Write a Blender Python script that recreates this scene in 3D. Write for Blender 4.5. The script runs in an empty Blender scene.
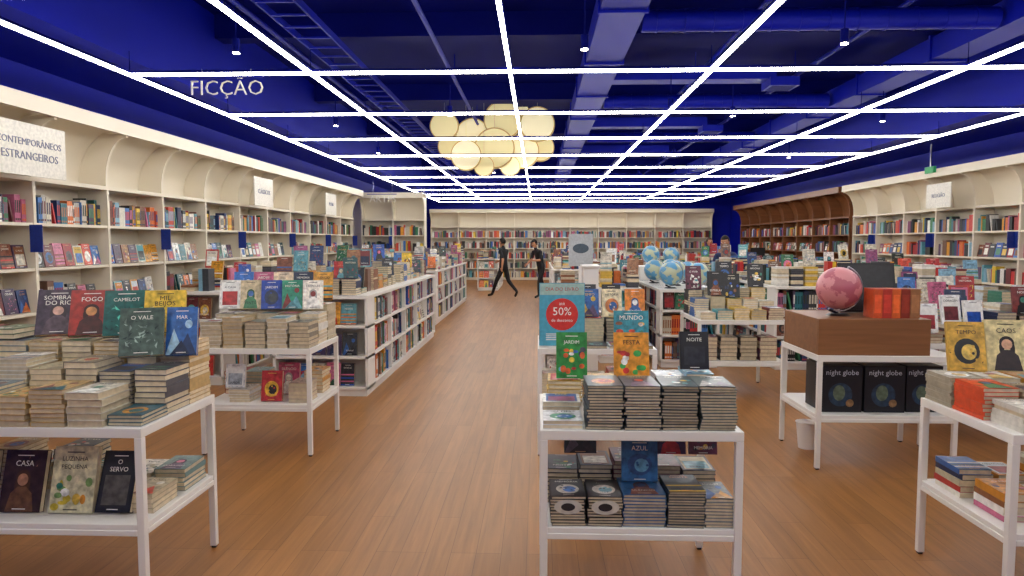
import bpy, math, random
from mathutils import Matrix, Vector
R = random.Random(11)
T = Matrix.Translation
def RX(d): return Matrix.Rotation(math.radians(d), 4, 'X')
def RY(d): return Matrix.Rotation(math.radians(d), 4, 'Y')
def RZ(d): return Matrix.Rotation(math.radians(d), 4, 'Z')
def lin(c): return c/12.92 if c <= .04045 else ((c+.055)/1.055)**2.4
def H(h):
    return (lin(int(h[0:2],16)/255), lin(int(h[2:4],16)/255), lin(int(h[4:6],16)/255), 1.0)
WHITE = H('F1EEE8'); CREAM = H('E4D8BE'); PAGE = H('D8C8A8')

# ---------------------------------------------------------------- materials
def newmat(name):
    m = bpy.data.materials.new(name); m.use_nodes = True
    nt = m.node_tree; b = nt.nodes['Principled BSDF']
    return m, nt, b
def paint(name, hexc, rough=.5, metal=0, var=.06, scale=6, bump=0.0, spec=.5):
    m, nt, b = newmat(name)
    c = H(hexc)
    tc = nt.nodes.new('ShaderNodeTexCoord'); n = nt.nodes.new('ShaderNodeTexNoise')
    n.inputs['Scale'].default_value = scale; n.inputs['Detail'].default_value = 4
    nt.links.new(tc.outputs['Object'], n.inputs['Vector'])
    mx = nt.nodes.new('ShaderNodeMix'); mx.data_type = 'RGBA'
    mx.inputs[6].default_value = tuple(x*(1-var) for x in c[:3])+(1,)
    mx.inputs[7].default_value = tuple(min(1, x*(1+var)) for x in c[:3])+(1,)
    nt.links.new(n.outputs['Fac'], mx.inputs[0]); nt.links.new(mx.outputs[2], b.inputs['Base Color'])
    b.inputs['Roughness'].default_value = rough; b.inputs['Metallic'].default_value = metal
    b.inputs['Specular IOR Level'].default_value = spec
    if bump:
        bp = nt.nodes.new('ShaderNodeBump'); bp.inputs['Strength'].default_value = bump; bp.inputs['Distance'].default_value = .01
        nt.links.new(n.outputs['Fac'], bp.inputs['Height']); nt.links.new(bp.outputs[0], b.inputs['Normal'])
    return m
def emis(name, hexc, strength):
    m, nt, b = newmat(name)
    b.inputs['Base Color'].default_value = H(hexc)
    b.inputs['Emission Color'].default_value = H(hexc); b.inputs['Emission Strength'].default_value = strength
    return m
def printmat(name, rough, var, scale):
    m, nt, b = newmat(name)
    a = nt.nodes.new('ShaderNodeAttribute'); a.attribute_name = 'col'
    tc = nt.nodes.new('ShaderNodeTexCoord'); n = nt.nodes.new('ShaderNodeTexNoise')
    n.inputs['Scale'].default_value = scale; n.inputs['Detail'].default_value = 3
    nt.links.new(tc.outputs['Object'], n.inputs['Vector'])
    mr = nt.nodes.new('ShaderNodeMapRange')
    mr.inputs[1].default_value = .3; mr.inputs[2].default_value = .7
    mr.inputs[3].default_value = 1-var; mr.inputs[4].default_value = 1+var
    nt.links.new(n.outputs['Fac'], mr.inputs[0])
    vm = nt.nodes.new('ShaderNodeVectorMath'); vm.operation = 'SCALE'
    nt.links.new(a.outputs['Color'], vm.inputs[0]); nt.links.new(mr.outputs[0], vm.inputs['Scale'])
    nt.links.new(vm.outputs[0], b.inputs['Base Color'])
    b.inputs['Roughness'].default_value = rough
    return m
M_PRINT = printmat('printed_card', .42, .12, 35)
M_ART = printmat('cover_art', .3, .42, 32)
M_CLOTH = printmat('fabric_and_skin', .75, .08, 60)
M_WHITE = paint('white_lacquer', 'EEEBE4', .35, var=.02)
M_SHELF = paint('white_melamine', 'E9E0CC', .45, var=.02)
M_BLUE = paint('blue_paint', '06149A', .5, var=.08, scale=1.5, spec=.18)
M_BLUEDARK = paint('blue_ceiling_paint', '030B68', .7, var=.2, scale=1.2, spec=.08)
M_DARK = paint('black_plastic', '15151A', .35)
M_LED = emis('led_diffuser', 'FFFBF3', 24.5)
M_SPOT = emis('spot_lens', 'FFF4DC', 30)
M_CLOUD = emis('cloud_shade', 'EEDFA8', .42)
M_CLOUD2 = emis('cloud_shade_bright', 'F6EAC0', .52)
M_CLOUDE = emis('cloud_shade_rim', 'C8B074', .18)
M_EXIT = emis('exit_sign_green', '1F8A50', .25)
M_METAL = paint('brushed_steel', 'B9B9BC', .3, metal=1)

def wood(name, c1, c2, rough, planks):
    m, nt, b = newmat(name)
    L = nt.links.new; N = nt.nodes.new
    tc = N('ShaderNodeTexCoord'); mp = N('ShaderNodeMapping'); L(tc.outputs['Object'], mp.inputs['Vector'])
    if planks: mp.inputs['Rotation'].default_value = (0, 0, math.radians(90))
    br = N('ShaderNodeTexBrick'); L(mp.outputs[0], br.inputs['Vector'])
    br.inputs['Scale'].default_value = 1; br.inputs['Brick Width'].default_value = 1.25
    br.inputs['Row Height'].default_value = .13; br.inputs['Mortar Size'].default_value = .0014
    br.inputs['Mortar Smooth'].default_value = .3
    br.offset = .37; br.offset_frequency = 3
    br.inputs['Color1'].default_value = H(c1); br.inputs['Color2'].default_value = H(c2)
    br.inputs['Mortar'].default_value = tuple(x*.5 for x in H(c2)[:3])+(1,)
    m2 = N('ShaderNodeMapping'); L(tc.outputs['Object'], m2.inputs['Vector'])
    m2.inputs['Scale'].default_value = (24, 1.3, 22) if planks else (1.2, 20, 22)
    n = N('ShaderNodeTexNoise'); n.inputs['Scale'].default_value = 1; n.inputs['Detail'].default_value = 6; n.inputs['Roughness'].default_value = .6
    n.inputs['Distortion'].default_value = .6
    L(m2.outputs[0], n.inputs['Vector'])
    mr = N('ShaderNodeMapRange'); mr.inputs[1].default_value = .3; mr.inputs[2].default_value = .7
    mr.inputs[3].default_value = .8; mr.inputs[4].default_value = 1.16
    L(n.outputs['Fac'], mr.inputs[0])
    vm = N('ShaderNodeVectorMath'); vm.operation = 'SCALE'
    if planks: L(br.outputs['Color'], vm.inputs[0])
    else: vm.inputs[0].default_value = H(c1)[:3]
    L(mr.outputs[0], vm.inputs['Scale']); L(vm.outputs[0], b.inputs['Base Color'])
    b.inputs['Roughness'].default_value = rough
    if planks: b.inputs['Specular IOR Level'].default_value = .38
    return m
M_FLOOR = wood('oak_planks', 'A8733E', '9C6936', .4, True)
M_WOOD = wood('walnut_veneer', '8A5C38', '7A4A2A', .4, False)
M_WOODD = wood('dark_walnut', '80502E', '5A3520', .45, False)

def globemat(name, sea, land):
    m, nt, b = newmat(name); L = nt.links.new; N = nt.nodes.new
    tc = N('ShaderNodeTexCoord'); n = N('ShaderNodeTexNoise'); n.inputs['Scale'].default_value = 9; n.inputs['Detail'].default_value = 6
    L(tc.outputs['Object'], n.inputs['Vector'])
    cr = N('ShaderNodeValToRGB'); cr.color_ramp.elements[0].position = .5; cr.color_ramp.elements[1].position = .53
    cr.color_ramp.elements[0].color = H(sea); cr.color_ramp.elements[1].color = H(land)
    L(n.outputs['Fac'], cr.inputs[0]); L(cr.outputs[0], b.inputs['Base Color']); b.inputs['Roughness'].default_value = .3
    return m
M_GPINK = globemat('pink_globe_map', 'D78C90', 'B8606E')
M_GBLUE = globemat('blue_globe_map', '5C9CC4', 'B9C0A0')

# ---------------------------------------------------------------- mesh builder
TXT={}
class MB:
    def __init__(s):
        s.v=[]; s.f=[]; s.c=[]; s.m=[]; s.mats=[]; s.sm=[]; s.M=Matrix()
    def add(s, vs, fs, col=WHITE, mat=None, L=None, smooth=False):
        mat = mat or M_PRINT
        if mat not in s.mats: s.mats.append(mat)
        mi = s.mats.index(mat)
        M = s.M @ L if L is not None else s.M
        k = len(s.v)
        s.v.extend([M @ Vector(p) for p in vs])
        for f in fs:
            s.f.append([k+i for i in f]); s.c.append(col); s.m.append(mi); s.sm.append(smooth)
    def box(s, x0,x1,y0,y1,z0,z1, col=WHITE, mat=None, L=None):
        s.add([(x0,y0,z0),(x1,y0,z0),(x1,y1,z0),(x0,y1,z0),(x0,y0,z1),(x1,y0,z1),(x1,y1,z1),(x0,y1,z1)],
              [(0,3,2,1),(4,5,6,7),(0,1,5,4),(1,2,6,5),(2,3,7,6),(3,0,4,7)], col, mat, L)
    def poly(s, pts, z, col, mat=None, L=None):
        s.add([(p[0],p[1],z) for p in pts], [tuple(range(len(pts)))], col, mat, L)
    def cyl(s, p0, p1, r, n=12, col=WHITE, mat=None, r2=None, L=None, smooth=True, cap=None):
        p0=Vector(p0); p1=Vector(p1); r2 = r if r2 is None else r2
        q = (p1-p0).to_track_quat('Z','Y').to_matrix()
        vs=[]
        for (p,rr) in ((p0,r),(p1,r2)):
            for i in range(n):
                a=2*math.pi*i/n; vs.append(p+q@Vector((rr*math.cos(a),rr*math.sin(a),0)))
        s.add(vs, [(i,(i+1)%n,n+(i+1)%n,n+i) for i in range(n)], col, mat, L, smooth)
        s.add(vs, [tuple(range(n-1,-1,-1)), tuple(range(n,2*n))], col, cap or mat, L)
    def tube(s, pts, r, n=8, col=WHITE, mat=None, L=None):
        for a,b in zip(pts[:-1],pts[1:]): s.cyl(a,b,r,n,col,mat,L=L)
    def sphere(s, c, r, nu=24, nv=14, col=WHITE, mat=None, L=None, fn=None, keep=None):
        vs=[]; fs=[]
        sc = r if hasattr(r,'__len__') else (r,r,r)
        for j in range(nv+1):
            t=math.pi*j/nv
            for i in range(nu):
                a=2*math.pi*i/nu
                p=Vector((math.sin(t)*math.cos(a),math.sin(t)*math.sin(a),math.cos(t)))
                if fn: p=fn(p)
                vs.append((c[0]+p[0]*sc[0],c[1]+p[1]*sc[1],c[2]+p[2]*sc[2]))
        for j in range(nv):
            for i in range(nu):
                f=(j*nu+i,(j+1)*nu+i,(j+1)*nu+(i+1)%nu,j*nu+(i+1)%nu)
                if keep:
                    m=sum((Vector(vs[q]) for q in f),Vector())/4-Vector(c)
                    m=Vector((m[0]/sc[0],m[1]/sc[1],m[2]/sc[2]))
                    if not keep(m): continue
                fs.append(f)
        s.add(vs, fs, col, mat, L, True)
    def extr(s, prof, x0, x1, col=WHITE, mat=None, L=None):
        n=len(prof)
        vs=[(x0,p[0],p[1]) for p in prof]+[(x1,p[0],p[1]) for p in prof]
        s.add(vs, [tuple(range(n)), tuple(range(2*n-1,n-1,-1))]+[(i,n+i,n+(i+1)%n,(i+1)%n) for i in range(n)], col, mat, L)
    def text(s, body, L, size, col=WHITE, mat=None, ext=.0, fit=None, off=0):
        key=(body,ext>0,off)
        if key not in TXT:
            cu=bpy.data.curves.new('txt','FONT'); cu.body=body; cu.size=1; cu.extrude=.03 if ext>0 else 0; cu.align_x='CENTER'; cu.align_y='CENTER'
            cu.resolution_u=2; cu.offset=off
            o=bpy.data.objects.new('txt',cu); bpy.context.collection.objects.link(o)
            bpy.context.view_layer.update()
            me=bpy.data.meshes.new_from_object(o.evaluated_get(bpy.context.evaluated_depsgraph_get()))
            TXT[key]=([v.co.copy() for v in me.vertices],[tuple(p.vertices) for p in me.polygons])
            bpy.data.objects.remove(o); bpy.data.meshes.remove(me); bpy.data.curves.remove(cu)
        vs,fs=TXT[key]
        if fit:
            wd=max(v.x for v in vs)-min(v.x for v in vs); size=min(size,fit/wd)
        s.add(vs,fs,col,mat,L@Matrix.Scale(size,4))
    def obj(s, name, bevel=0):
        if not s.v: return None
        xs=[v.x for v in s.v]; ys=[v.y for v in s.v]; zs=[v.z for v in s.v]
        o0=Vector(((min(xs)+max(xs))/2,(min(ys)+max(ys))/2,min(zs)))
        me=bpy.data.meshes.new(name)
        me.from_pydata([v-o0 for v in s.v],[],s.f)
        for m in s.mats: me.materials.append(m)
        me.polygons.foreach_set('material_index', s.m)
        me.polygons.foreach_set('use_smooth', s.sm)
        at=me.attributes.new('col','FLOAT_COLOR','FACE')
        at.data.foreach_set('color',[x for c in s.c for x in c])
        me.update()
        ob=bpy.data.objects.new(name,me); ob.location=o0
        bpy.context.collection.objects.link(ob)
        if bevel:
            b=ob.modifiers.new('bevel','BEVEL'); b.width=bevel; b.segments=2; b.limit_method='ANGLE'
        return ob

# ---------------------------------------------------------------- palettes
PAL=[H(x) for x in '''1B2A4A 243B6B 9C1C22 B3262B C9432B D9722E D8982F E0BC3A 2E6B4A 3A7A52 17494D 2A6F7A 5F9FAC 7FABC0
E0DBCD D6CFBB CAC2B0 F2F2EA B9B5AD 1A1A1C 2B2B30 4A3A55 604A6A 904A72 C76F90 804A32 9A6B4A 3A3F45 2250A8 3A70B4 C8352F E4E0D8 202025 6A2A2E 2A3028 7A5A4A'''.split()]
PALL=[H(x) for x in '''E4DECE F2EEE4 C9BFA0 3A66A8 2F5FA0 B5362F D08A2F 3C806A 5FA8B0 DDB74A CC6A8A F0F0EA 22304F 1D1D22 8D5A3A D0D8DC 4A4A50 7A3030'''.split()]
WORDS='AMOR|NOITE|O MAR|MEMÓRIA|VENTO|A CASA|SILÊNCIO|LUZ|HISTÓRIA|JARDIM|VIDA|TEMPO|CIDADE|O FIM|CORAGEM|ESTRELAS'.split('|')
def rc(p=None): return R.choice(p or PAL)
def shade(c,f): return tuple(min(1,x*f) for x in c[:3])+(1,)

# ---------------------------------------------------------------- books
def cover_art(mb, L, w, h, z, base, style=None, c2=None, c3=None, title=None):
    style = R.randrange(7) if style is None else style
    c2 = c2 or rc(PALL); c3 = c3 or rc()
    e=.0009
    def rect(x0,x1,y0,y1,k,c,m=M_PRINT): mb.poly([(x0*w,y0*h),(x1*w,y0*h),(x1*w,y1*h),(x0*w,y1*h)], z+e*k, c, m, L)
    def disc(cx,cy,rx,ry,k,c,m=M_PRINT,n=18): mb.poly([((cx+rx*math.cos(2*math.pi*i/n))*w,(cy+ry*math.sin(2*math.pi*i/n))*h) for i in range(n)], z+e*k, c, m, L)
    def tri(a,b,c_,k,c,m=M_PRINT): mb.poly([(a[0]*w,a[1]*h),(b[0]*w,b[1]*h),(c_[0]*w,c_[1]*h)], z+e*k, c, m, L)
    rect(-.49,.49,-.49,.49,1,base,M_ART)
    if style in (0,1,2,6): # background texture marks
        for i in range(12):
            cx,cy=R.uniform(-.42,.42),R.uniform(-.44,.44); a=R.uniform(0,6.28); l=R.uniform(.04,.12)
            tri((cx,cy),(cx+l*math.cos(a)*.6,cy+l*math.sin(a)*.6),(cx+l*.3*math.cos(a+.9),cy+l*.3*math.sin(a+.9)),1.2+i*.04,R.choice([shade(base,1.7),shade(base,.5),shade(c2,.8)]),M_ART)
    if style==0:
        disc(0,-.1,.34,.26,2,c2,M_ART); disc(.05,-.12,.2,.16,3,c3,M_ART)
        for i in range(6): disc(R.uniform(-.25,.25),R.uniform(-.28,.08),.04,.03,3.2+i*.1,R.choice([c2,base]),M_ART,8)
    elif style==1:
        disc(0,.02,.13,.10,3,c2,M_ART); mb.poly([(-.34*w,-.49*h),(.34*w,-.49*h),(.26*w,-.2*h),(.1*w,-.09*h),(-.1*w,-.09*h),(-.26*w,-.2*h)], z+2.2*e, c3, M_ART, L)
        disc(0,.05,.18,.13,2,shade(c3,.5)); disc(-.13,-.06,.06,.12,2.1,shade(c3,.5)); disc(.13,-.06,.06,.12,2.1,shade(c3,.5))
    elif style==2:
        tri((-.49,-.49),(.1,-.49),(-.25,.05),2,c2,M_ART); tri((-.15,-.49),(.49,-.49),(.2,-.05),3,c3,M_ART); tri((-.35,-.49),(.3,-.49),(0,-.2),3.3,shade(c3,.6),M_ART); disc(.22,.14,.12,.09,2,c2,M_ART)
    elif style==3:
        rect(-.42,.42,-.42,.42,2,c2); rect(-.36,.36,-.38,.1,3,c3,M_ART)
    elif style==4:
        for i in range(14): disc(R.uniform(-.38,.38),R.uniform(-.42,.12),R.uniform(.04,.12),R.uniform(.03,.08),2+i*.12,R.choice([c2,c3,rc(PALL)]),M_ART,10)
    elif style==6:
        for i in range(26):
            a=R.uniform(0,6.28); cx,cy=R.uniform(-.4,.4),R.uniform(-.42,.15); l=R.uniform(.08,.2)
            tri((cx,cy),(cx+l*math.cos(a),cy+l*.8*math.sin(a)),(cx+l*.5*math.cos(a+.6),cy+l*.4*math.sin(a+.6)),2+i*.06,R.choice([c2,c3,shade(c2,.6)]),M_ART)
    else:
        for i in range(4): rect(-.49,.49,-.49+i*.15,-.43+i*.15,2,c2 if i%2 else c3)
    bb = c2 if style==3 else base
    tc = H('F6F2E6') if sum(bb[:3])<1.0 else H('1B1B22')
    if not title and R.random()<.35: tc = R.choice([H('E8C860'),H('E9E0C8'),H('E8A878')]) if sum(bb[:3])<.6 else tc
    ls=(title or R.choice(WORDS)).split('|'); yy=R.choice([.29,.29,.24,-.3]) if not title else .28
    ff=R.uniform(.5,.74)
    for i,tt in enumerate(ls):
        mb.text(tt, L@T((0,(.31-.12*i)*h if len(ls)>1 else yy*h,z+4.5*e)), w*.18, tc, M_PRINT, 0, fit=w*ff)
    rect(-.2,.2,.405,.42,4,tc); rect(-.16,.16,-.455,-.44,4,tc)
def book(mb, L, w, h, t, col, page=None, lite=False):
    page = page or shade(PAGE, R.uniform(.85,1.1))
    if lite or t<.006:
        mb.box(-w/2,w/2,-h/2,h/2,0,t,col,None,L); return
    k=.0016
    mb.box(-w/2,w/2,-h/2,h/2,0,k,col,None,L); mb.box(-w/2,w/2,-h/2,h/2,t-k,t,col,None,L)
    mb.box(-w/2,-w/2+k,-h/2,h/2,k,t-k,col,None,L)
    mb.box(-w/2+k,w/2-.003,-h/2+.003,h/2-.003,k,t-k,page,None,L)
def stand_book(mb,x,y,z,w=.15,h=.22,t=.02,base=None,style=None,tilt=14,yaw=0,c2=None,c3=None,title=None,rest=True):
    base=base or rc()
    L=T((x,y,z))@RZ(yaw)@RX(90-tilt)@T((0,h/2,0))
    book(mb,L,w,h,t,base); cover_art(mb,L,w,h,t,base,style,c2,c3,title)
    if rest:
        L2=T((x,y,z))@RZ(yaw)
        a=math.radians(tilt)
        mb.tube([(0,.5*h*math.sin(a)+.002,.5*h*math.cos(a)),(0,.5*h*math.sin(a)+.05,.002)],.003,5,WHITE,M_METAL,L2)
def stack(mb,x,y,z,ht,w=.15,h=.22,t=.022,base=None,mixed=False,rot=0,style=None,jit=.003,art=True,lite=False,title=None,c2=None):
    n=max(1,int(ht/t)); base=base or rc(PALL); zz=z; page=shade(PAGE,R.uniform(.8,1.2)); Lt=None
    for i in range(n):
        c=rc(PALL) if mixed else base
        tt=t*R.uniform(.75,1.25) if mixed else t
        r2=rot+(180 if (i//3)%2 and not lite and t>.018 and R.random()<.6 else 0)
        if i==n-1: r2=rot
        Lt=T((x+R.uniform(-jit,jit),y+R.uniform(-jit,jit),zz))@RZ(r2+R.uniform(-2,2))
        if lite: book(mb,Lt,w,h,tt*.93,shade(c if R.random()<.5 else page,R.uniform(.75,1.1)),page,True)
        else: book(mb,Lt,w,h,tt*.97,c,shade(page,R.uniform(.85,1.1)))
        zz+=tt; last=(tt*.97,c)
    if art: cover_art(mb,Lt,w,h,last[0],last[1],style,title=title,c2=c2)
    return zz
def spine_row(mb,x0,x1,y,z,hmax,detail=False,dens=1.0,pal=None):
    x=x0+R.uniform(0,.01)
    while x<x1-.03:
        c=rc(pal); n=R.randrange(1,5); t=R.uniform(.012,.036); h=min(hmax,R.uniform(.2,.3)); s=R.uniform(.0,.02)
        if R.random()>dens: x+=R.uniform(.05,.14); continue
        lab=rc()
        for i in range(n):
            if x+t>x1-.01: return
            mb.box(x,x+t-.0012,y+s,y+s+.15,z,z+h,c)
            if detail:
                mb.box(x+t*.2,x+t*.8,y+s-.0008,y+s,z+h*.35,z+h*.8,lab); mb.box(x+t*.15,x+t*.85,y+s-.0008,y+s,z+h*.08,z+h*.16,lab)
            x+=t
        if R.random()<.06:
            if x+.09<x1:
                mb.box(0,.02,0,.14,0,h*.95,rc(),None,T((x+.055,y+s,z))@RY(-13)); x+=.085
def face_row(mb,x0,x1,y,z,hmax,gap=.012,detail=False,dens=1):
    x=x0+.01
    while x<x1-.12:
        w=R.uniform(.14,.165); h=min(hmax-.03,R.uniform(.21,.25))
        if x+w>x1-.01: return
        if R.random()<dens:
            b=rc()
            if detail:
                stand_book(mb,x+w/2,y+.03,z,w,h,.03,b,None,10,rest=False)
            else:
                L=T((x+w/2,y+.03,z))@RX(80)@T((0,h/2,0)); book(mb,L,w,h,.03,b,None,True)
                mb.poly([(-w*.35,-h*.35),(w*.35,-h*.35),(w*.35,h*.1),(-w*.35,h*.1)],.031,rc(PALL),None,L)
                mb.poly([(-w*.3,h*.22),(w*.3,h*.22),(w*.3,h*.3),(-w*.3,h*.3)],.031,H('D2CEC2'),None,L)
        x+=w+gap*R.uniform(.2,1.4)

# ---------------------------------------------------------------- wall bookcases
ZR=[.10,.50,.90,1.34,1.79]; ZT=2.2
def wall_bookcase(M,L,bay,frame_mat=M_SHELF,fills='ffmss',detail=lambda x:False,tags=True,canopy=True,pal=None):
    mb=MB(); mb.M=M; bk=MB(); bk.M=M
    D=.34
    mb.box(0,L,D,D+.03,0,2.95,mat=frame_mat)
    mb.box(0,L,.03,D,0,.08,mat=frame_mat)
    for z in ZR: mb.box(0,L,.0,D,z-.03,z,mat=frame_mat)
    mb.box(0,L,-.02,D,ZT,ZT+.04,mat=frame_mat)
    n=int(round(L/bay))
    arc=[(.0,ZT+.04)]+[(-.26+.26*math.cos(math.pi/2*i/8), ZT+.1+.5*math.sin(math.pi/2*i/8)) for i in range(9)]
    prof=[(D,ZT+.04)]+arc+[(-.26,2.84),(D,2.84)]
    for i in range(n+1):
        x=i*L/n
        a,b=max(0,x-.02),min(L,x+.02)
        mb.box(a,b,-.01,D,0,ZT,mat=frame_mat)
        if canopy: mb.extr(prof,a,b,mat=frame_mat)
        if tags and i%2==1:
            bk.box(a-.07,a-.062+.0,-.14,-.012,1.5,1.77,H('16328C')); bk.box(a-.062,a+.0,-.02,-.012,1.5,1.77,H('16328C'))
    if canopy:
        mb.box(0,L,-.30,-.26,2.82,2.97,mat=frame_mat); mb.box(0,L,-.26,D,2.93,2.97,mat=frame_mat)
        cv=[(D-.02,ZT+.05)]+[(D-.02-.58*(1-math.cos(math.pi/2*i/8)),ZT+.1+.62*math.sin(math.pi/2*i/8)) for i in range(9)]
        vs=[(0,p[0],p[1]) for p in cv]+[(L,p[0],p[1]) for p in cv]; k=len(cv)
        mb.add(vs,[(i,i+1,k+i+1,k+i) for i in range(k-1)],mat=frame_mat,smooth=True)
    for i in range(n):
        xa=i*L/n+.025; xb=(i+1)*L/n-.025; dt=detail((xa+xb)/2)
        for r,z in enumerate(ZR):
            hm=(ZR+[ZT])[r+1]-z-.05; k=fills[r]
            if k=='m': k=R.choice('sf')
            if k=='s': spine_row(bk,xa,xb,.05,z,min(hm,.32),dt,.98,pal)
            else:
                if R.random()<.5:
                    xm=xa+(xb-xa)*R.uniform(.35,.65); spine_row(bk,xa,xm,.05,z,hm,dt,1,pal); face_row(bk,xm,xb,.05,z,hm,detail=dt)
                else: face_row(bk,xa,xb,.05,z,hm,detail=dt)
    a=mb.obj('wall_bookcase'); b=bk.obj('shelved_books'); return a,b

XL=-5.0; XRt=7.75; YB=30.0; Y0=-3.0
LW=T((XL,3.2,0))@RZ(90)
wall_bookcase(LW,1.2*13,1.2,fills='ffffs',detail=lambda x:x<8)
wall_bookcase(T((XL,20.2,0))@RZ(90),9.3,1.18,fills='ffsss')
wall_bookcase(T((XL,19.7,0)),1.8,.9,fills='sssss')
wall_bookcase(T((XRt,17.6,0))@RZ(-90),1.2*12,1.2,fills='ffsms',detail=lambda x:False)
wall_bookcase(T((XRt,27.2,0))@RZ(-90),9.4,1.18,frame_mat=M_WOODD,fills='fsmfs',tags=False)
wall_bookcase(T((XL+.45,YB-.4,0)),XRt-XL-.95,1.2,fills='sssss',tags=False)

# ---------------------------------------------------------------- room shell
def slab(name,x0,x1,y0,y1,z0,z1,mat):
    m=MB(); m.box(x0,x1,y0,y1,z0,z1,mat=mat); return m.obj(name)
ZC=4.5
WL=XL-.38; WR=XRt+.38
slab('floor',WL-.2,WR+.2,Y0-.2,YB+.2,-.1,0,M_FLOOR)
slab('ceiling',WL-.2,WR+.2,Y0-.2,YB+.2,ZC,ZC+.15,M_BLUEDARK)
slab('wall_left',WL-.2,WL,Y0,YB,0,ZC,M_BLUE)
slab('wall_right',WR,WR+.2,Y0,YB,0,ZC,M_BLUE)
slab('wall_back',WL,WR,YB,YB+.2,0,ZC,M_BLUE)
m=MB(); m.box(WL,-1.8,Y0-.2,Y0,0,ZC,mat=M_BLUE); m.box(1.8,WR,Y0-.2,Y0,0,ZC,mat=M_BLUE); m.box(-1.8,1.8,Y0-.2,Y0,2.6,ZC,mat=M_BLUE); m.obj('wall_front')
slab('ceiling_soffit',WL+.002,-4.15,Y0+.002,YB-.002,3.45,ZC-.002,M_BLUE)
slab('ceiling_soffit',6.5,WR-.002,Y0+.002,YB-.002,3.45,ZC-.002,M_BLUE)
for y in [1,5,9,13,17,21,25]: slab('ceiling_beam',-4.14,6.49,y,y+.25,ZC-.3,ZC-.001,M_BLUEDARK)
for (xa,xb,za,zb) in ((.6,1.05,3.85,4.12),(4.85,5.25,3.85,4.12)):
    m=MB(); m.box(xa,xb,2,28,za,zb,mat=M_BLUE)
    for y in range(3,28,2): m.box(xa-.025,xb+.025,y,y+.04,za-.025,zb+.025,mat=M_BLUE)
    if xa<1:
        for y in (6,10,14,18): m.box(xb,3.3,y,y+.3,3.86,4.04,mat=M_BLUE); m.box(3.2,3.6,y-.05,y+.35,3.76,3.88,mat=M_BLUE); m.box(3.24,3.56,y-.01,y+.31,3.755,3.76,mat=M_BLUEDARK)
    m.obj('air_duct')
for x in (-3.2,-1.3,2.4,3.9):
    m=MB(); m.cyl((x,0,4.12),(x,28,4.12),.03,8,mat=M_BLUE)
    for y in range(3,28,4): m.cyl((x,y,4.12),(x,y,ZC-.002),.008,6,mat=M_BLUE)
    m.obj('sprinkler_pipe')
for y in (4.1,7.7,12,16):
    m=MB(); m.cyl((1.1,y,3.95),(4.8,y,3.95),.11,18,mat=M_BLUE)
    for k in range(12): m.cyl((1.25+k*.3,y,3.95),(1.27+k*.3,y,3.95),.117,18,mat=M_BLUE)
    m.obj('round_air_duct')
m=MB()
for x in (-2.75,-2.35): m.box(x,x+.02,0,28,3.9,3.98,mat=M_BLUE)
for k in range(70): m.box(-2.75,-2.35,k*.4,k*.4+.03,3.9,3.92,mat=M_BLUE)
m.obj('cable_tray')

# ---------------------------------------------------------------- LED grid
ZL=3.2
xs=[-3.95,-2.18,-.27,1.62,3.97,6.1]
ys=[6.75+2.15*k for k in range(-4,11)]
m=MB(); hw=.015
for x in xs:
    for a,b in zip(ys[:-1],ys[1:]): m.box(x-hw,x+hw,a+hw,b-hw,ZL,ZL+.024,mat=M_LED)
for y in ys:
    for a,b in zip(xs[:-1],xs[1:]): m.box(a-hw,b+hw if b==xs[-1] else b-hw,y-hw,y+hw,ZL,ZL+.024,mat=M_LED)
for x in xs:
    for a,b in zip(ys[:-1],ys[1:]): m.box(x-hw-.004,x+hw+.004,a,b,ZL+.025,ZL+.048,mat=M_BLUEDARK)
for y in ys: m.box(xs[0],xs[-1],y-hw-.004,y+hw+.004,ZL+.025,ZL+.048,mat=M_BLUEDARK)
for x in xs:
    for y in ys: m.cyl((x,y,ZL+.05),(x,y,3.44),.004,5,mat=M_BLUEDARK)
m.obj('led_light_grid')

def spot(x,y):
    m=MB(); m.cyl((x,y,3.32),(x,y,3.44),.035,14,mat=M_BLUEDARK); m.cyl((x,y,3.312),(x,y,3.32),.03,14,mat=M_SPOT)
    m.cyl((x,y,3.44),(x,y,3.74),.006,6,mat=M_BLUEDARK); m.obj('hanging_spotlight')
for x,y in [(-2.75,6.4),(.41,6.4),(2.65,6.3),(1.7,9.2),(2.65,9.8),(4.9,10.3),(-1.2,9.6),(-3,10.4),(-3.1,13.6),(2.7,14.2),(5.1,14.6),(-1.1,17.5),(2.6,18.4)]: spot(x,y)

m=MB()
for i,(u,v,r) in enumerate([(447,130,14),(472,135,17),(503,122,19),(537,128,17),(540,147,14),(522,152,17),(495,150,20),(468,158,15),(450,146,13),(510,167,10),(485,168,10),(520,112,9)]):
    Yc=15.0; x=(u-538)/700*Yc; z=1.6+(242-v)/700*Yc; rr=r/700*Yc; o=(i*5%7-3)*.11
    m.cyl((x,Yc+o-.05,z),(x,Yc+o+.05,z),rr,40,mat=M_CLOUDE,smooth=False)
    m.cyl((x,Yc+o-.054,z),(x,Yc+o-.05,z),rr*.93,40,mat=M_CLOUDE,cap=M_CLOUD2 if i%2 else M_CLOUD,smooth=False)
    m.cyl((x,Yc+o,z+rr*.9),(x,Yc+o,ZC-.01),.004,5,mat=M_METAL)
m.obj('cloud_pendant_lamp')

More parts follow.
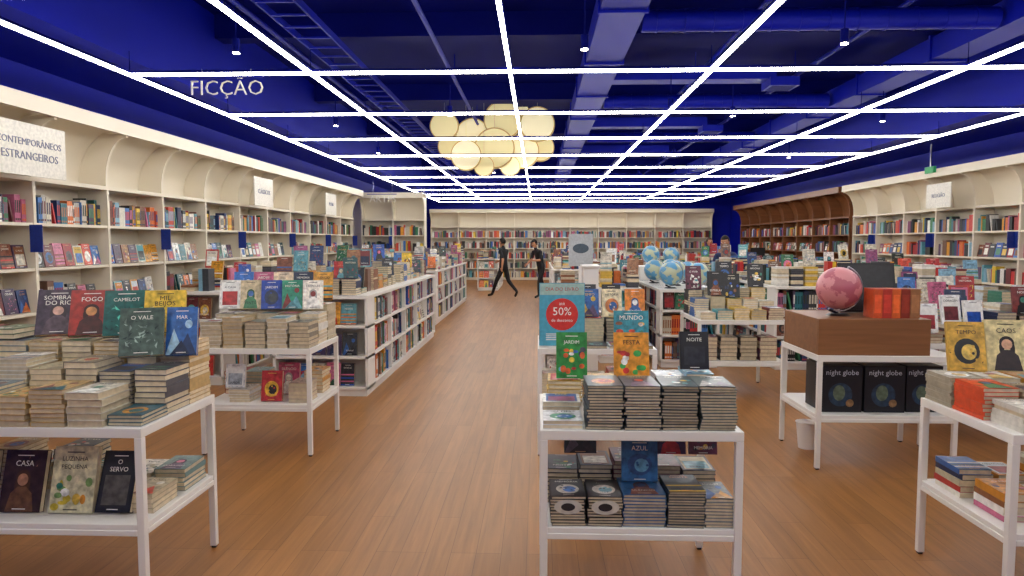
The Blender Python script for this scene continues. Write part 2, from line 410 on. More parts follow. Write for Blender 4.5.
def hang(txt,x,y,z,size):
    m=MB(); m.text(txt,T((x,y,z))@RX(90),size,WHITE,M_WHITE,.006,off=-.012)
    w=size*.66*len(txt); m.box(x-w/2,x+w/2-.05,y-.01,y+.01,z+size*.5,z+size*.57,mat=M_BLUE)
    m.cyl((x-w*.3,y,z+size*.55),(x-w*.3,y,3.245),.003,5,mat=M_METAL); m.cyl((x+w*.3,y,z+size*.55),(x+w*.3,y,3.245),.003,5,mat=M_METAL)
    m.obj('hanging_category_sign')
hang('FICÇÃO',-2.97,6.68,3.06,.2)
hang('AUTOAJUDA',5.2,6.68,3.06,.2)
hang('ARTES',-4.2,18.9,2.75,.26)

def wsign(txts,M,w=.95,h=.5,size=.09):
    m=MB(); m.M=M; m.box(-w/2,w/2,-.02,0,-h/2,h/2,H('E6E2D6'),M_PRINT)
    for i,t in enumerate(txts): m.text(t,T((0,-.022,(len(txts)-1)*size*.6-i*size*1.2))@RX(90),size,H('7A8098'),M_PRINT,.001,fit=w*.86,off=-.008)
    m.obj('category_sign_panel')
for k,(yy,tx) in enumerate([(6.37,['CONTEMPORÂNEOS','ESTRANGEIROS']),(11.9,['CLÁSSICOS']),(15.8,['POESIA'])]):
    wsign(tx,T((XL-.0+.29,yy,2.45))@RZ(90),.96 if k==0 else .8,.48,.105)
wsign(['RELIGIÃO'],T((XRt-.29,13.4,2.46))@RZ(-90),.8,.45,.1)
m=MB(); m.box(XRt-.36,XRt-.31,13.5,13.8,2.9,3.02,mat=M_EXIT); m.box(XRt-.34,XRt-.33,13.63,13.67,3.02,3.44,mat=M_METAL); m.obj('exit_sign')

# ---------------------------------------------------------------- tables
TH=.81; TS=.39
def table(x0,x1,y0,y1,h=TH,zs=TS,name='display_table'):
    m=MB(); l=.033
    m.box(x0,x1,y0,y1,h-.042,h,mat=M_WHITE)
    m.box(x0+.005,x1-.005,y0+.005,y1-.005,zs-.025,zs,mat=M_WHITE)
    for x in (x0,x1-l):
        for y in (y0,y1-l): m.box(x,x+l,y,y+l,0.012,h-.042,mat=M_WHITE); m.box(x+.005,x+l-.005,y+.005,y+l-.005,0,.012,mat=M_DARK)
    for y in (y0,y1-l): m.box(x0+l,x1-l,y,y+l,zs-.05,zs-.025,mat=M_WHITE)
    for x in (x0,x1-l): m.box(x,x+l,y0+l,y1-l,zs-.05,zs-.025,mat=M_WHITE)
    return m.obj(name,.003)
LIT=[H(x) for x in 'E4DFD3 D9D2C0 EAE7E0 B7A98B C9A86E DCCFB2 E9E5DC 898070 5A5A60 7A8A90'.split()]
ZT1=TH+.001; ZS1=TS+.001

# T1 left front
table(-3.0,-1.68,2.86,3.54)
b=MB(); Z=ZT1
for i in range(8):
    xx=-1.77-i*.163
    if xx<-2.93: break
    if i>0: stack(b,xx,2.98,Z,[0,.15,.17,.14,.17,.15,.18,.1][i],.15,.22,[.016,.03,.02,.026][i%4],R.choice(LIT),jit=.005)
    else: stack(b,xx,3.0,Z,.06,.15,.21,.016,H('2A5E70'))
    stack(b,xx,3.205,Z,[.23,.21,.25,.22,.26,.22,.27,.25][i],.148,.212,[.026,.018,.03][i%3],R.choice(LIT),jit=.004)
    stack(b,xx,3.425,Z,[.3,.3,.31,.31,.31,.31,.31,.31][i],.148,.212,[.02,.028][i%2],R.choice(LIT),jit=.003)
b.obj('book_stacks')
b=MB()
zt=1.125
for (xx,yy,zz,w,h,c,st,c2,c3,tt,yaw,tl) in [
    (-2.42,3.42,zt,.19,.245,H('4A3E4C'),1,H('C9A090'),H('5A4A54'),'SOMBRAS|DO RIO',22,28),
    (-2.235,3.40,zt,.19,.245,H('A02A22'),1,H('D9955A'),H('4A1A1A'),'FOGO',22,28),
    (-2.05,3.39,zt,.2,.245,H('0E5A54'),6,H('59C8B0'),H('0A3A40'),'CAMELOT',22,28),
    (-1.86,3.40,zt,.19,.245,H('D9B43A'),6,H('F0E0A0'),H('9A7A2A'),'MIL|BEIJOS',20,28),
    (-1.84,3.16,1.065,.185,.235,H('4A5C54'),6,H('9AB0A4'),H('2A3A38'),'O VALE',22,26),
    (-1.72,3.30,1.05,.14,.235,H('2B62A8'),2,H('A0C8E0'),H('16305A'),'MAR',14,16)]:
    stand_book(b,xx,yy,zz,w,h,.03,c,st,tl,yaw,c2,c3,tt)
for xx,c in ((-2.64,'6A7A5A'),(-2.82,'8A4A48')): # lying covers at the far end
    stack(b,xx,3.42,zt,.05,.15,.212,.024,H(c))
b.obj('display_books')
b=MB(); Z=ZS1
for i,(c,ht) in enumerate([(H('6E8C8A'),.13),(H('E9E4D8'),.1),(H('C9BFA5'),.12),(H('3A4A5A'),.2),(H('D9D2C0'),.14),(H('A88A5A'),.2),(H('D9D2C0'),.14)]):
    xx=-1.79-i*.165
    if xx<-2.93: break
    stack(b,xx,3.38,Z,ht,.15,.22,.022,c)
    if i==0: stack(b,xx,3.1,Z,ht*.7,.15,.22,.022,R.choice(LIT))
b.obj('book_stacks')
b=MB()
for (xx,w,h,c,st,c2,c3,tt,tl) in [(-1.885,.16,.27,H('1C1C20'),3,H('222226'),H('58544C'),'O|SERVO',22),(-2.075,.2,.29,H('D0C9A4'),4,H('C9B23A'),H('7A9A5A'),'LUZINHA|PEQUENA',14),(-2.31,.19,.27,H('3A2A24'),1,H('B08060'),H('6A4A30'),'CASA',16),(-2.53,.19,.27,H('2A2A2E'),0,H('903030'),H('C0B0A0'),None,14),(-2.75,.19,.27,H('2A4A4E'),2,H('903030'),H('C0B0A0'),None,14)]:
    stand_book(b,xx,2.99,ZS1,w,h,.03,c,st,tl,0,c2,c3,tt)
b.obj('display_books')

# T2
table(-2.52,-1.68,5.07,5.8)
b=MB(); Z=ZT1
for i in range(5):
    xx=-1.77-i*.166
    stack(b,xx,5.20,Z,[.22,.24,.22,.24,.21][i],.15,.22,.028,R.choice(LIT),jit=.004)
    stack(b,xx,5.44,Z,.25,.15,.22,.026,R.choice(LIT)); stack(b,xx,5.675,Z,.3,.15,.22,.026,R.choice(LIT),lite=True)
b.obj('book_stacks')
b=MB()
cs=[H('E5E2DA'),H('C9B893'),H('22459E'),H('2E8A6E'),H('EDE6D8')]
for i in range(5): stand_book(b,-2.43+i*.166,5.42,1.07,.155,.235,.02,cs[i],[3,1,0,2,1][i],20,14)
cs=[H('3A74C4'),H('C6688A'),H('E8D0B0'),H('1B2A4A'),H('D39A3A')]
for i in range(5): stand_book(b,-2.43+i*.166,5.68,1.12,.155,.235,.02,cs[i],None,14,10)
b.obj('display_books')
b=MB(); Z=ZS1
stack(b,-1.8,5.25,Z,.16,.15,.22,.03,H('B9A090')); stack(b,-1.8,5.6,Z,.2,.15,.22,.03,H('C38A3A'))
stand_book(b,-2.02,5.2,Z,.16,.23,.03,H('B9373F'),0,10,0,H('E0B040'),H('2A2A30'))
stand_book(b,-1.98,5.45,Z,.17,.25,.03,H('C6587A'),1,10); stack(b,-2.25,5.25,Z,.1,.16,.22,.02,H('E2DFD8')); stack(b,-2.25,5.55,Z,.2,.16,.22,.03,H('5FA0A8')); stack(b,-2.42,5.55,Z,.2,.15,.22,.03)
stand_book(b,-2.3,5.2,Z+.101,.15,.18,.02,H('DDDDDD'),3,10,0,H('E5E5E0'),H('A0A8B0'))
b.obj('display_books')

# ---------------------------------------------------------------- gondolas
def gondola(x0,x1,y0,y1,h=1.05,endcap=True,detail=False,top=True,pal=None,ps=.28):
    m=MB(); bk=MB()
    rows=[.10,.42,.74]; xm=(x0+x1)/2
    m.box(x0+.02,x1-.02,y0+.02,y1-.02,0,.07,mat=M_WHITE)
    for z in rows: m.box(x0,x1,y0,y1,z-.028,z,mat=M_WHITE)
    m.box(x0-.01,x1+.01,y0-.01,y1+.01,h-.035,h,mat=M_WHITE)
    ys_=y0
    if endcap:
        m.box(x0,x0+.03,y0,y0+.3,0.07,h-.035,mat=M_WHITE); m.box(x1-.03,x1,y0,y0+.3,0.07,h-.035,mat=M_WHITE)
        ys_=y0+.3
        for z in rows:
            if R.random()<.5: face_row(bk,x0+.04,x1-.04,y0+.05,z,.27,detail=True)
            else: spine_row(bk,x0+.04,x1-.04,y0+.05,z,.25,True)
    m.box(xm-.015,xm+.015,ys_+.03,y1,0.07,h-.035,mat=M_WHITE)
    n=max(1,int(round((y1-ys_)/.95))); st=(y1-ys_)/n
    for i in range(n+1):
        y=ys_+i*st; m.box(x0,x1,max(ys_,y-.015),min(y1,y+.015),.07,h-.035,mat=M_WHITE)
    for i in range(n):
        a=ys_+i*st+.02; bb=a+st-.04
        for z in rows:
            for s in (1,-1):
                bk.M = T((x1,a,0))@RZ(90) if s==1 else T((x0,bb,0))@RZ(-90)
                if R.random()<.8: spine_row(bk,0,bb-a,.03,z,.26,detail,.96,pal)
                else: face_row(bk,0,bb-a,.03,z,.27,detail=detail)
    bk.M=Matrix()
    m.obj('low_bookcase',.002); bk.obj('shelved_books')
    if top:
        t=MB(); y=y0+.14
        while y<y1-.12:
            x=x0+.1
            while x<x1-.07:
                k=R.random()
                if k<.25:
                    spine_row(t,x-.075,x+.085,y-.07,h+.001,.25,False)
                elif k<.9:
                    zt=stack(t,x,y,h+.001,R.choice([.05,.08,.12,.18,.26,.3]),.15,.21,.024,None,R.random()<.4,R.choice([0,0,180]),lite=not detail,art=detail)
                    if R.random()<ps: stand_book(t,x,y-.02,zt+.001,.15,.22,.02,rc(),None,12,R.uniform(-8,25) if x<0 else R.uniform(-20,10),rest=False)
                x+=.175
            y+=.26
        t.obj('book_stacks')
gondola(-2.75,-1.75,7.1,11.8,detail=True,ps=.45)
gondola(-2.85,-1.95,13.3,19.0)
gondola(-4.0,-3.5,7.6,12)
gondola(-4.0,-3.5,13.5,18)
gondola(.8,1.35,9.2,12.6,h=1.0)
gondola(1.55,2.3,8.9,12.6,h=1.0,top=False,detail=True)
gondola(2.95,3.75,8.8,12.6)
gondola(4.4,5.2,8.2,12.8,ps=.5)
gondola(.3,.95,14.2,19)
gondola(2.0,2.8,14.5,19)
gondola(3.4,4.2,14.7,17.8)
gondola(.05,.42,7.6,8.3,h=1.05)
gondola(1.0,1.8,21.5,26)
gondola(-2.0,-1.3,23,26)

# ---------------------------------------------------------------- centre table
table(.01,.86,2.9,3.61)
b=MB(); Z=ZT1
for i,(c,c2) in enumerate([(H('38444A'),H('D07B3A')),(H('3B4650'),H('C9472F')),(H('24363E'),H('3FA8B0')),(H('5A6664'),H('B9B5AD'))]):
    stack(b,.285+i*.157,3.03,Z,.19,.15,.235,.0125,c,False,0,style=[0,1,4,2][i],c2=c2,jit=.005)
stack(b,.11,3.02,Z,.035,.17,.19,.017,H('DDDDDD'),style=0,c2=H('2E8A62'))
stack(b,.11,3.23,Z,.07,.17,.18,.022,H('D9D9D0'),c2=H('3A68A4'))
stack(b,.13,3.45,Z,.12,.16,.2,.02,H('C9A02F')); stack(b,.31,3.45,Z,.12,.16,.22,.02,H('D0A04A')); stack(b,.48,3.45,Z,.12,.16,.22,.02,H('A5362F')); stack(b,.65,3.45,Z,.14,.15,.22,.02,H('C8D0D4')); stack(b,.78,3.45,Z,.16,.13,.22,.02,H('7FABC0'))
b.obj('book_stacks')
b=MB()
stand_book(b,.165,3.39,.935,.15,.225,.02,H('2F8A3A'),4,12,0,H('E0C040'),H('D0602A'),'JARDIM')
stand_book(b,.455,3.39,.935,.17,.225,.02,H('E0952A'),4,12,0,H('3FA04A'),H('C8352F'),'FESTA')
stand_book(b,.765,3.43,.976,.14,.185,.02,H('1A1A1C'),3,12,0,H('1E1E20'),H('2A2A2E'),'NOITE')
b.obj('display_books')
b=MB(); Z=ZS1
for i in range(2):
    stack(b,.13+i*.158,3.03,Z,.13,.148,.22,.013,H('26262A'),style=0,c2=H('C9C4B8'))
    b.M=T((.13+i*.158,2.914,Z+.085))@RX(90); b.poly([(.06*math.cos(k*math.pi/9),.032*math.sin(k*math.pi/9)) for k in range(18)],0,H('C9C4B8')); b.poly([(.03*math.cos(k*math.pi/9),.017*math.sin(k*math.pi/9)) for k in range(18)],.001,H('26262A')); b.M=Matrix()
stack(b,.455,3.03,Z,.15,.18,.22,.014,H('2F5F90')); stack(b,.63,3.03,Z,.16,.155,.22,.012,H('3A4650')); stack(b,.77,3.03,Z,.13,.12,.22,.014,H('7A8286'))
for i in range(5): stack(b,.11+i*.158,3.3,Z,R.uniform(.17,.22),.15,.22,.02,R.choice([H('26262A'),H('6A2A3A'),H('2A2A3A'),H('3A4650')]))
b.obj('book_stacks')
b=MB()
stand_book(b,.2,3.25,.61,.15,.15,.02,H('2A2A30'),2,10,0,H('5A4A5A'),H('3A2A30'))
stand_book(b,.455,3.09,.534,.16,.185,.02,H('2A5F90'),0,10,0,H('2A4A7A'),H('5F98B8'),'AZUL')
stand_book(b,.62,3.25,.61,.14,.15,.02,H('4A2A4A'),1,10); stand_book(b,.77,3.25,.61,.13,.15,.02,H('6A3A4A'),4,10)
b.obj('display_books')

# second centre table
table(.0,.88,5.15,5.9)
b=MB(); Z=ZT1
for j,yy in enumerate((5.28,5.52,5.76)):
    for i in range(5):
        if j==0 and i<2: continue
        stack(b,.09+i*.172,yy,Z,[.0,.19,.22][j]+.02,.155,.22,.022,rc(PALL))
b.obj('book_stacks')
b=MB()
stand_book(b,.70,5.24,.836,.26,.25,.02,H('2F8A9A'),4,12,0,H('E0B040'),H('C9472F'),'MUNDO')
stand_book(b,.58,5.5,1.012,.155,.22,.02,H('E9D9B0'),0,12,0,H('D07B3A'),H('2A5A9A'))
stand_book(b,.76,5.5,1.012,.155,.22,.02,H('E0842A'),1,12,0,H('F0F0EA'),H('2F62A5'))
stand_book(b,.40,5.5,1.012,.155,.22,.02,H('2F62A5'),2,12)
for i in range(3):
    stand_book(b,.2+i*.2,5.74,1.034,.15,.22,.02,None,None,12)
b.obj('display_books')
b=MB()
for i in range(5): stack(b,.1+i*.17,5.35,ZS1,R.uniform(.12,.25),.155,.22,.02,rc(PALL))
b.obj('book_stacks')
m=MB(); L=T((.18,5.2,ZT1))@RX(86)@T((0,.25,0))
m.box(-.17,.17,-.235,.235,-.008,0,H('4F96B0'),None,L); m.poly([(-.165,-.23),(.165,-.23),(.165,.23),(-.165,.23)],.001,H('4FA6C0'),M_PRINT,L)
m.poly([(.12*math.cos(k*math.pi/16),.0+.12*math.sin(k*math.pi/16)) for k in range(32)],.002,H('D0352F'),M_PRINT,L)
m.poly([(-.165,.145),(.165,.145),(.165,.23),(-.165,.23)],.002,H('9FC0B8'),M_PRINT,L)
m.text('DIA DO LIVRO',L@T((0,.187,.003)),.038,H('B8352F'),M_PRINT)
m.text('50%',L@T((0,.02,.003)),.085,WHITE,M_PRINT); m.text('de desconto',L@T((0,-.045,.003)),.032,WHITE,M_PRINT); m.text('até',L@T((0,.08,.003)),.035,WHITE,M_PRINT)
for k in range(4): m.poly([(-.12,-.15-.014*k),(.12-.03*k,-.15-.014*k),(.12-.03*k,-.144-.014*k),(-.12,-.144-.014*k)],.002,WHITE,M_PRINT,L)
m.box(-.1,.1,-.249,-.235,-.03,.03,WHITE,M_WHITE,L); m.obj('discount_poster')
m=MB(); X,Y=.53,8.75
m.box(X-.02,X+.02,Y,Y+.03,.02,1.3,mat=M_WHITE); m.box(X-.15,X+.15,Y-.12,Y+.15,0,.02,mat=M_WHITE); m.box(X-.15,X+.15,Y-.01,Y+.0,1.3,1.7,H('B8BEC0'),M_PRINT)
m.M=T((X,Y-.012,1.52))@RX(90); m.poly([(.1*math.cos(k*math.pi/12),.06*math.sin(k*math.pi/12)) for k in range(24)],0,H('4A5A66')); m.M=Matrix()
m.obj('floor_sign_stand')
m=MB(); X,Y=.5,6.6
m.box(X-.07,X+.07,Y,Y+.3,0,1.36,mat=M_WHITE); m.box(X-.085,X+.085,Y-.02,Y+.32,1.36,1.38,mat=M_WHITE); m.box(X-.085,X+.085,Y-.02,Y+.32,0,.06,mat=M_WHITE); m.obj('display_pedestal',.004)

# ---------------------------------------------------------------- globes
def globe(x,y,z,r,mat):
    m=MB(); cz=z+r*1.28
    m.sphere((x,y,cz),r,28,18,mat=mat)
    L=T((x,y,cz))@RY(23)
    pts=[((r*1.09)*math.cos(a),0,(r*1.09)*math.sin(a)) for a in [math.radians(-90+180*i/14) for i in range(15)]]
    m.tube(pts,.006,8,mat=M_METAL,L=L)
    m.cyl((0,0,-r*1.1),(0,0,-r*.98),.006,8,mat=M_METAL,L=L); m.cyl((0,0,r*.98),(0,0,r*1.1),.006,8,mat=M_METAL,L=L)
    bt=L@Vector((0,0,-r*1.09))-Vector((x,y,cz))
    m.tube([(x+bt.x,y,cz+bt.z),(x,y,z+.012)],.01,8,mat=M_DARK)
    m.cyl((x,y,z),(x,y,z+.014),r*.55,24,mat=M_DARK,r2=r*.4)
    m.obj('desk_globe')
for (x,y,r) in [(1.72,9.15,.15),(2.08,9.2,.145),(1.9,9.75,.15),(2.15,10.2,.14),(1.7,10.3,.15),(2.0,10.7,.15)]: globe(x,y,1.001,r,M_GBLUE)
m=MB(); m.box(1.6,2.25,11.05,11.5,1.001,1.2,mat=M_WHITE); m.box(1.58,2.27,11.03,11.52,1.2,1.22,mat=M_WHITE); m.obj('display_riser')
globe(1.8,11.28,1.221,.14,M_GBLUE); globe(2.12,11.28,1.221,.13,M_GBLUE)
b=MB()
for i in range(3): stack(b,1.7+.19*(i%3),12.0,1.001,R.uniform(.1,.35),.15,.21,.03,None,lite=True)
b.obj('book_stacks')

# right-mid table
table(1.62,2.52,7.1,8.0)
b=MB(); Z=ZT1
for j,yy in enumerate((7.25,7.55,7.85)):
    for i in range(5):
        zt=stack(b,1.73+i*.17,yy,Z,[.08,.18,.26][j]+R.uniform(0,.06),.155,.22,.024,rc(PALL))
        if j==1 and i in(1,2) or j==2 and R.random()<.5: stand_book(b,1.73+i*.17,yy,zt+.001,.17,.26,.02,R.choice([H('1A1A1C'),H('202025'),H('2A2A30'),H('6A3A4A')]),None,12)
b.obj('book_stacks')
b=MB()
for i in range(4): stack(b,1.75+i*.2,7.28,ZS1,.25,.17,.22,.04,R.choice([H('1A1A1C'),H('2A2A3A'),H('6A2A3A')]))
b.obj('book_stacks')

# ---------------------------------------------------------------- crate table (right)
table(1.95,2.92,4.9,5.65)
m=MB(); x0,x1,y0,y1,z0,z1=1.955,2.72,4.92,5.6,TH+.001,1.065; t=.02
m.box(x0,x1,y0,y0+t,z0,z1,mat=M_WOOD); m.box(x0,x1,y1-t,y1,z0,z1,mat=M_WOOD); m.box(x0,x0+t,y0+t,y1-t,z0,z1,mat=M_WOOD); m.box(x1-t,x1,y0+t,y1-t,z0,z1,mat=M_WOOD)
m.box(x0+t,x1-t,y0+t,y1-t,z1-.02,z1-.002,mat=M_WOOD); m.box(x0+t,x1-t,y0+t,y1-t,z0,z0+.015,mat=M_WOOD)
m.obj('wooden_crate',.003)
globe(2.2,5.2,1.064,.155,M_GPINK)
b=MB()
x=2.36
for c,t_ in [('D0552B',.065),('B93A2B',.065),('D9632B',.06),('8C3422',.065),('9A6A44',.07)]:
    b.box(x,x+t_-.002,5.0,5.15,1.064,1.27,H(c)); b.box(x+.008,x+t_-.01,4.9992,5.0,1.1,1.23,shade(H(c),1.4)); x+=t_
b.obj('boxed_book_set')
b=MB(); L=T((2.52,5.42,1.064))@RX(78); b.box(-.21,.21,0,.38,0,.02,H('0C0C10'),None,L); b.box(-.19,.19,.02,.36,.02,.024,H('17171C'),M_ART,L); b.box(-.2,.2,0,.015,.02,.06,H('0C0C10'),None,L); b.obj('black_display_board')
def globebox(x,y,z,w,h,d):
    b=MB(); b.box(x,x+w,y,y+d,z,z+h,H('14161E')); L=T((x+w/2,y-.001,z+h/2))@RX(90)
    b.poly([(-.01+w*.3*math.cos(k*math.pi/14),-h*.12+w*.3*math.sin(k*math.pi/14)) for k in range(28)],.0,H('22384E'),M_ART,L)
    b.poly([(-.02+w*.15*math.cos(k*math.pi/14),-h*.08+w*.2*math.sin(k*math.pi/14)) for k in range(28)],.001,H('5A6A5A'),M_ART,L)
    b.poly([(w*.2+w*.1*math.cos(k*math.pi/6),-h*.3+w*.1*math.sin(k*math.pi/6)) for k in range(12)],.002,H('8A6A4A'),M_ART,L)
    b.text('night globe',L@T((0,h*.36,.001)),.052,H('C0C4D0'),M_PRINT); b.obj('boxed_globe')
globebox(2.02,5.0,ZS1,.28,.33,.3); globebox(2.32,5.0,ZS1,.28,.33,.3); globebox(2.62,5.02,ZS1,.25,.33,.3)
m=MB(); m.cyl((2.1,5.45,0),(2.1,5.45,.2),.065,20,mat=M_WHITE,r2=.085); m.cyl((2.1,5.45,.2),(2.1,5.45,.205),.09,20,mat=M_WHITE); m.obj('waste_bin')

# tables behind crate
table(2.98,4.6,5.5,6.3)
b=MB(); Z=ZT1
for j,yy in enumerate((5.65,5.9,6.15)):
    for i in range(8):
        zt=stack(b,3.08+i*.18,yy,Z,[.12,.18,.24][j]+R.uniform(-.04,.05),.155,.22,.024,rc(PALL),R.random()<.3)
        if (j==0 and i<3) or R.random()<.35: stand_book(b,3.08+i*.18,yy-.02,zt+.001,.155,.23,.02,R.choice([H('E8E8E8'),H('F0F0EA')]) if j==0 else rc(PALL),3 if j==0 else None,12,R.uniform(-15,5),c2=H('F0F0EA') if j==0 else None)
b.obj('book_stacks')
b=MB()
for i in range(7): stack(b,3.1+i*.19,5.68,ZS1,R.uniform(.1,.3),.155,.22,.026)
b.obj('book_stacks')
table(3.4,4.8,7.0,7.7)
b=MB()
for j,yy in enumerate((7.15,7.45)):
    for i in range(7):
        zt=stack(b,3.5+i*.19,yy,ZT1,R.uniform(.12,.35),.155,.22,.03,rc(PALL),R.random()<.3)
        if R.random()<.45: stand_book(b,3.5+i*.19,yy-.02,zt+.001,.16,.24,.02,None,None,12,R.uniform(-15,5))
b.obj('book_stacks')

# ---------------------------------------------------------------- right front table
table(1.95,3.3,2.9,3.6)
b=MB(); Z=ZT1
for i,c in enumerate(['A9A08A','D8D2C2','C38A2A','CAC2B0','B9AF95','6A5A4A','C9C2B0']):
    stack(b,2.04+i*.17,3.475,Z,.15 if i==0 else .155,.15,.22,.018,H(c))
for i,(c,ht) in enumerate([('DC5028',.16),('99886A',.14),('C9BFA5',.16),('8A9296',.12),('D9D4C8',.16),('6A5A4A',.15),('D9D4C8',.16)]):
    stack(b,2.05+i*.17,3.245,Z,ht,.155,.22,.018,H(c),style=1)
for i,(c,ht) in enumerate([('D9D4C8',.1),('CAC2B0',.12),('7A6F55',.12),('D9D4C8',.14),('99886A',.14),('D9D4C8',.12)]):
    stack(b,2.08+i*.17,3.02,Z,ht,.155,.21,.02,H(c))
b.obj('book_stacks')
b=MB()
stand_book(b,2.07,3.43,.975,.165,.24,.025,H('D0A43A'),0,16,-10,H('1A1A1C'),H('E0C05A'),'TEMPO')
stand_book(b,2.26,3.43,.975,.18,.25,.025,H('D9C990'),1,16,-10,H('D0A080'),H('2A1A1A'),'CAOS')
stand_book(b,2.465,3.43,.975,.18,.25,.025,H('7A3A2A'),2,16,-10)
b.obj('display_books')
b=MB(); Z=ZS1
for i,(c,ht) in enumerate([('8A2C3A',.16),('D9D2C0',.14),('A8603A',.16),('E9E4D8',.2),('4A5A6A',.18),('E9E4D8',.2),('4A5A6A',.18)]):
    stack(b,2.07+i*.178,3.42,Z,ht,.15,.21,.03,H(c),True,0); stack(b,2.09+i*.178,3.14,Z,ht*.8,.15,.21,.03,H(c),True)
b.obj('book_stacks')

# counter at the far right
m=MB(); m.box(4.2,6.6,18.5,19.1,0,1.02,mat=M_WHITE); m.box(4.15,6.65,18.45,19.15,1.02,1.06,mat=M_WOOD); m.box(4.25,6.55,18.48,18.5,.08,.95,mat=M_SHELF); m.obj('cash_counter',.004)
m=MB(); m.box(5.6,5.98,18.72,18.74,1.2,1.45,mat=M_DARK); m.box(5.77,5.81,18.74,18.76,1.07,1.3,mat=M_DARK); m.box(5.68,5.9,18.68,18.85,1.061,1.072,mat=M_DARK); m.obj('till_monitor')

# ---------------------------------------------------------------- people
def person(loc, rotz, J, top, trousers, hair, longh=False):
    import bmesh
    skin=H('C08A68'); shoe=H('141416')
    bones=[('pelvis','spine',top),('spine','chest',top),('chest','neck',top),('neck','head0',skin)]
    rad={'pelvis':.135,'spine':.12,'chest':.135,'neck':.052,'head0':.055,'hip':.095,'knee':.062,'ankle':.042,'heel':.04,'toe':.034,'sh':.062,'elbow':.043,'wrist':.028,'palm':.03}
    names=['pelvis','spine','chest','neck','head0']
    for s in 'LR':
        names+=['hip'+s,'knee'+s,'ankle'+s,'toe'+s,'sh'+s,'elbow'+s,'wrist'+s,'palm'+s]
        d=(J['wrist'+s]-J['elbow'+s]).normalized(); J['palm'+s]=J['wrist'+s]+d*.075
        bones+=[('pelvis','hip'+s,trousers),('hip'+s,'knee'+s,trousers),('knee'+s,'ankle'+s,trousers),('ankle'+s,'toe'+s,shoe),
                ('chest','sh'+s,top),('sh'+s,'elbow'+s,top),('elbow'+s,'wrist'+s,skin),('wrist'+s,'palm'+s,skin)]
    bm=bmesh.new(); sk=bm.verts.layers.skin.verify(); V={}
    for n in names:
        v=bm.verts.new(J[n]); key=n.rstrip('LR') if n[-1] in 'LR' else n
        r=rad[key]; v[sk].radius=(r,r); V[n]=v
    V['pelvis'][sk].use_root=True
    for a,b_,c in bones: bm.edges.new((V[a],V[b_]))
    fb=[]
    for s in 'LR':
        w=J['palm'+s]; d=(J['palm'+s]-J['wrist'+s]).normalized(); p=d.cross(Vector((0,1,0))); p=p.normalized() if p.length>.1 else Vector((1,0,0)); q=d.cross(p)
        for k,(o,l) in enumerate([(-.024,.068),(-.008,.08),(.008,.075),(.024,.058)]):
            a=w+p*o-d*.01; m1=a+d*l*.55; e=m1+(d*.8+q*.5*(1 if s=='L' else -1)).normalized()*l*.45
            vs=[bm.verts.new(x_) for x_ in (a,m1,e)]
            for v,r in zip(vs,(.009,.009,.008)): v[sk].radius=(r,r)
            vs[0][sk].use_root=True; bm.edges.new(vs[:2]); bm.edges.new(vs[1:]); fb.append((a,e))
        a=J['wrist'+s]+d*.025+p*.02; m1=a+(p*.8+d*.5).normalized()*.035; e=m1+d*.03
        vs=[bm.verts.new(x_) for x_ in (a,m1,e)]
        for v in vs: v[sk].radius=(.01,.01)
        vs[0][sk].use_root=True; bm.edges.new(vs[:2]); bm.edges.new(vs[1:]); fb.append((a,e))
    me=bpy.data.meshes.new('tmp'); bm.to_mesh(me); bm.free()
    o=bpy.data.objects.new('tmp',me); bpy.context.collection.objects.link(o)
    md=o.modifiers.new('s','SKIN'); md.use_smooth_shade=True; md.branch_smoothing=.6
    sb=o.modifiers.new('ss','SUBSURF'); sb.levels=2
    bpy.context.view_layer.update()
    ev=bpy.data.meshes.new_from_object(o.evaluated_get(bpy.context.evaluated_depsgraph_get()))
    mb=MB(); mb.M=T(loc)@RZ(rotz)@Matrix.Scale(.97,4)
    def dseg(p,a,b_):
        ab=b_-a; t=max(0,min(1,(p-a).dot(ab)/max(1e-9,ab.length_squared))); return (p-a-ab*t).length
    vs=[v.co.copy() for v in ev.vertices]; groups={}
    for pl in ev.polygons:
        c=pl.center; best=min(((dseg(c,J[a],J[b_])-(.08 if a in('pelvis','spine','chest') and b_ in('spine','chest','neck') else 0),cc) for a,b_,cc in bones),key=lambda t:t[0])
        if min(dseg(c,a,b_) for a,b_ in fb)<.018: best=(0,skin)
        groups.setdefault(best[1],[]).append(tuple(pl.vertices))
    for c,fs in groups.items(): mb.add(vs,fs,c,M_CLOTH,smooth=True)
    bpy.data.objects.remove(o); bpy.data.meshes.remove(ev); bpy.data.meshes.remove(me)
    h0=J['head0']; c=h0+Vector((.02,0,.1)); tilt=J.get('tilt',0)
    Lh=T(c)@RY(tilt)
    def jaw(p):
        if p.z<0: return Vector((p.x*(1+.12*p.z)+.06*-p.z, p.y*(1+.32*p.z), p.z))
        return p
    mb.sphere((0,0,0),(.096,.076,.122),20,14,skin,M_CLOTH,Lh,fn=jaw)
    mb.sphere((-.008,0,.008),(.104,.086,.128),20,14,hair,M_CLOTH,Lh,fn=jaw,keep=lambda m_: m_.z>.45 or (m_.x<-.1 and m_.z>(-1.2 if longh else -.45)) or (m_.x<.3 and m_.z>.1))
    mb.sphere((.1,0,-.015),(.018,.013,.026),8,6,skin,M_CLOTH,Lh)
    for s in (1,-1):
        mb.sphere((.083,.03*s,.005),(.012,.014,.008),8,6,H('F0ECE6'),M_CLOTH,Lh); mb.sphere((.092,.03*s,.005),(.005,.006,.006),8,6,H('20140E'),M_CLOTH,Lh)
        mb.box(.085,.098,.018*s-.01,.018*s+.014,.022,.028,hair,M_CLOTH,Lh)
        mb.sphere((0,.078*s,-.005),(.018,.009,.03),8,6,skin,M_CLOTH,Lh)
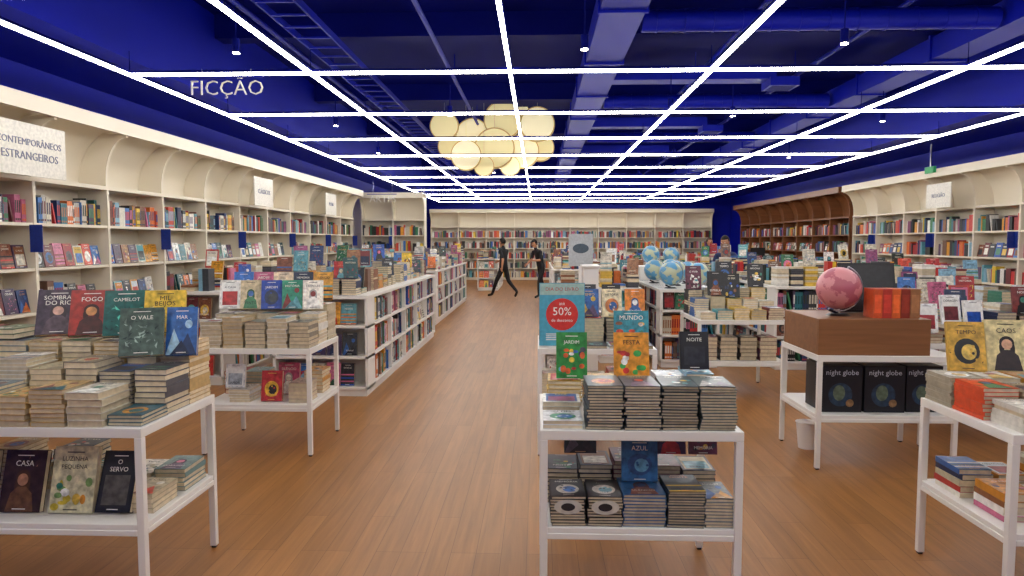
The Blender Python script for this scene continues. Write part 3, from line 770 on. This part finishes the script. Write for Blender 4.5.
    mb.sphere((.09,0,-.055),(.01,.026,.007),8,6,H('8A4A42'),M_CLOTH,Lh)
    mb.obj('person')
Vv=Vector
def base(): return dict(pelvis=Vv((0,0,.94)),spine=Vv((.015,0,1.13)),chest=Vv((.02,0,1.33)),neck=Vv((.02,0,1.49)),head0=Vv((.03,0,1.55)),
    hipL=Vv((0,.09,.88)),hipR=Vv((0,-.09,.88)),kneeL=Vv((.02,.1,.49)),kneeR=Vv((.02,-.1,.49)),ankleL=Vv((-.02,.1,.09)),ankleR=Vv((-.02,-.1,.09)),
    toeL=Vv((.15,.11,.035)),toeR=Vv((.15,-.11,.035)),shL=Vv((.01,.185,1.41)),shR=Vv((.01,-.185,1.41)),elbowL=Vv((-.02,.24,1.14)),elbowR=Vv((-.02,-.24,1.14)),
    wristL=Vv((.08,.24,.9)),wristR=Vv((.08,-.24,.9)))
BLK=H('121216'); HR=H('1A120E')
J=base(); J.update(kneeL=Vv((.2,.1,.50)),ankleL=Vv((.36,.1,.10)),toeL=Vv((.52,.11,.06)),kneeR=Vv((-.1,-.1,.50)),ankleR=Vv((-.42,-.1,.19)),toeR=Vv((-.33,-.11,.04)),
  elbowL=Vv((-.16,.24,1.17)),wristL=Vv((-.14,.26,.92)),elbowR=Vv((.13,-.25,1.17)),wristR=Vv((.34,-.2,1.08)))
for k in ('pelvis','hipL','hipR'): J[k]=J[k]-Vv((0,0,.03))
person((-.98,20,0),180-35,J,BLK,BLK,HR)
J=base(); J.update(spine=Vv((.06,0,1.12)),chest=Vv((.14,0,1.30)),neck=Vv((.2,0,1.45)),head0=Vv((.24,0,1.50)),shL=Vv((.16,.185,1.38)),shR=Vv((.16,-.185,1.38)),
  elbowL=Vv((.22,.25,1.12)),wristL=Vv((.42,.2,1.12)),elbowR=Vv((.2,-.25,1.12)),wristR=Vv((.4,-.18,1.0)),kneeL=Vv((.16,.1,.5)),ankleL=Vv((.16,.1,.09)),toeL=Vv((.32,.11,.035)),
  kneeR=Vv((-.06,-.1,.49)),ankleR=Vv((-.28,-.1,.12)),toeR=Vv((-.13,-.11,.035)),tilt=18)
person((.1,20,0),215,J,BLK,BLK,HR)
J=base(); J.update(elbowL=Vv((.05,.25,1.14)),wristL=Vv((.28,.18,1.12)),elbowR=Vv((.05,-.25,1.14)),wristR=Vv((.28,-.16,1.12)),tilt=15)
person((3.62,13.65,0),-130,J,H('22305A'),BLK,HR)
J=base(); J.update(elbowL=Vv((.05,.25,1.14)),wristL=Vv((.28,.18,1.12)))
person((4.75,19.8,0),-60,J,H('22262E'),BLK,H('3A2418'),True)

# ---------------------------------------------------------------- world + camera
w=bpy.data.worlds.new('world'); bpy.context.scene.world=w; w.use_nodes=True
w.node_tree.nodes['Background'].inputs[0].default_value=(.84,.85,.88,1); w.node_tree.nodes['Background'].inputs[1].default_value=.4
cam=bpy.data.cameras.new('camera'); co=bpy.data.objects.new('camera',cam); bpy.context.collection.objects.link(co)
cam.sensor_width=36; cam.lens=700/1024*36; cam.clip_start=.05; cam.clip_end=200
co.location=(0,0,1.6); co.rotation_euler=(math.radians(90-3.76),0,math.radians(2.13))
sc=bpy.context.scene; sc.camera=co
sc.view_settings.view_transform='Standard'
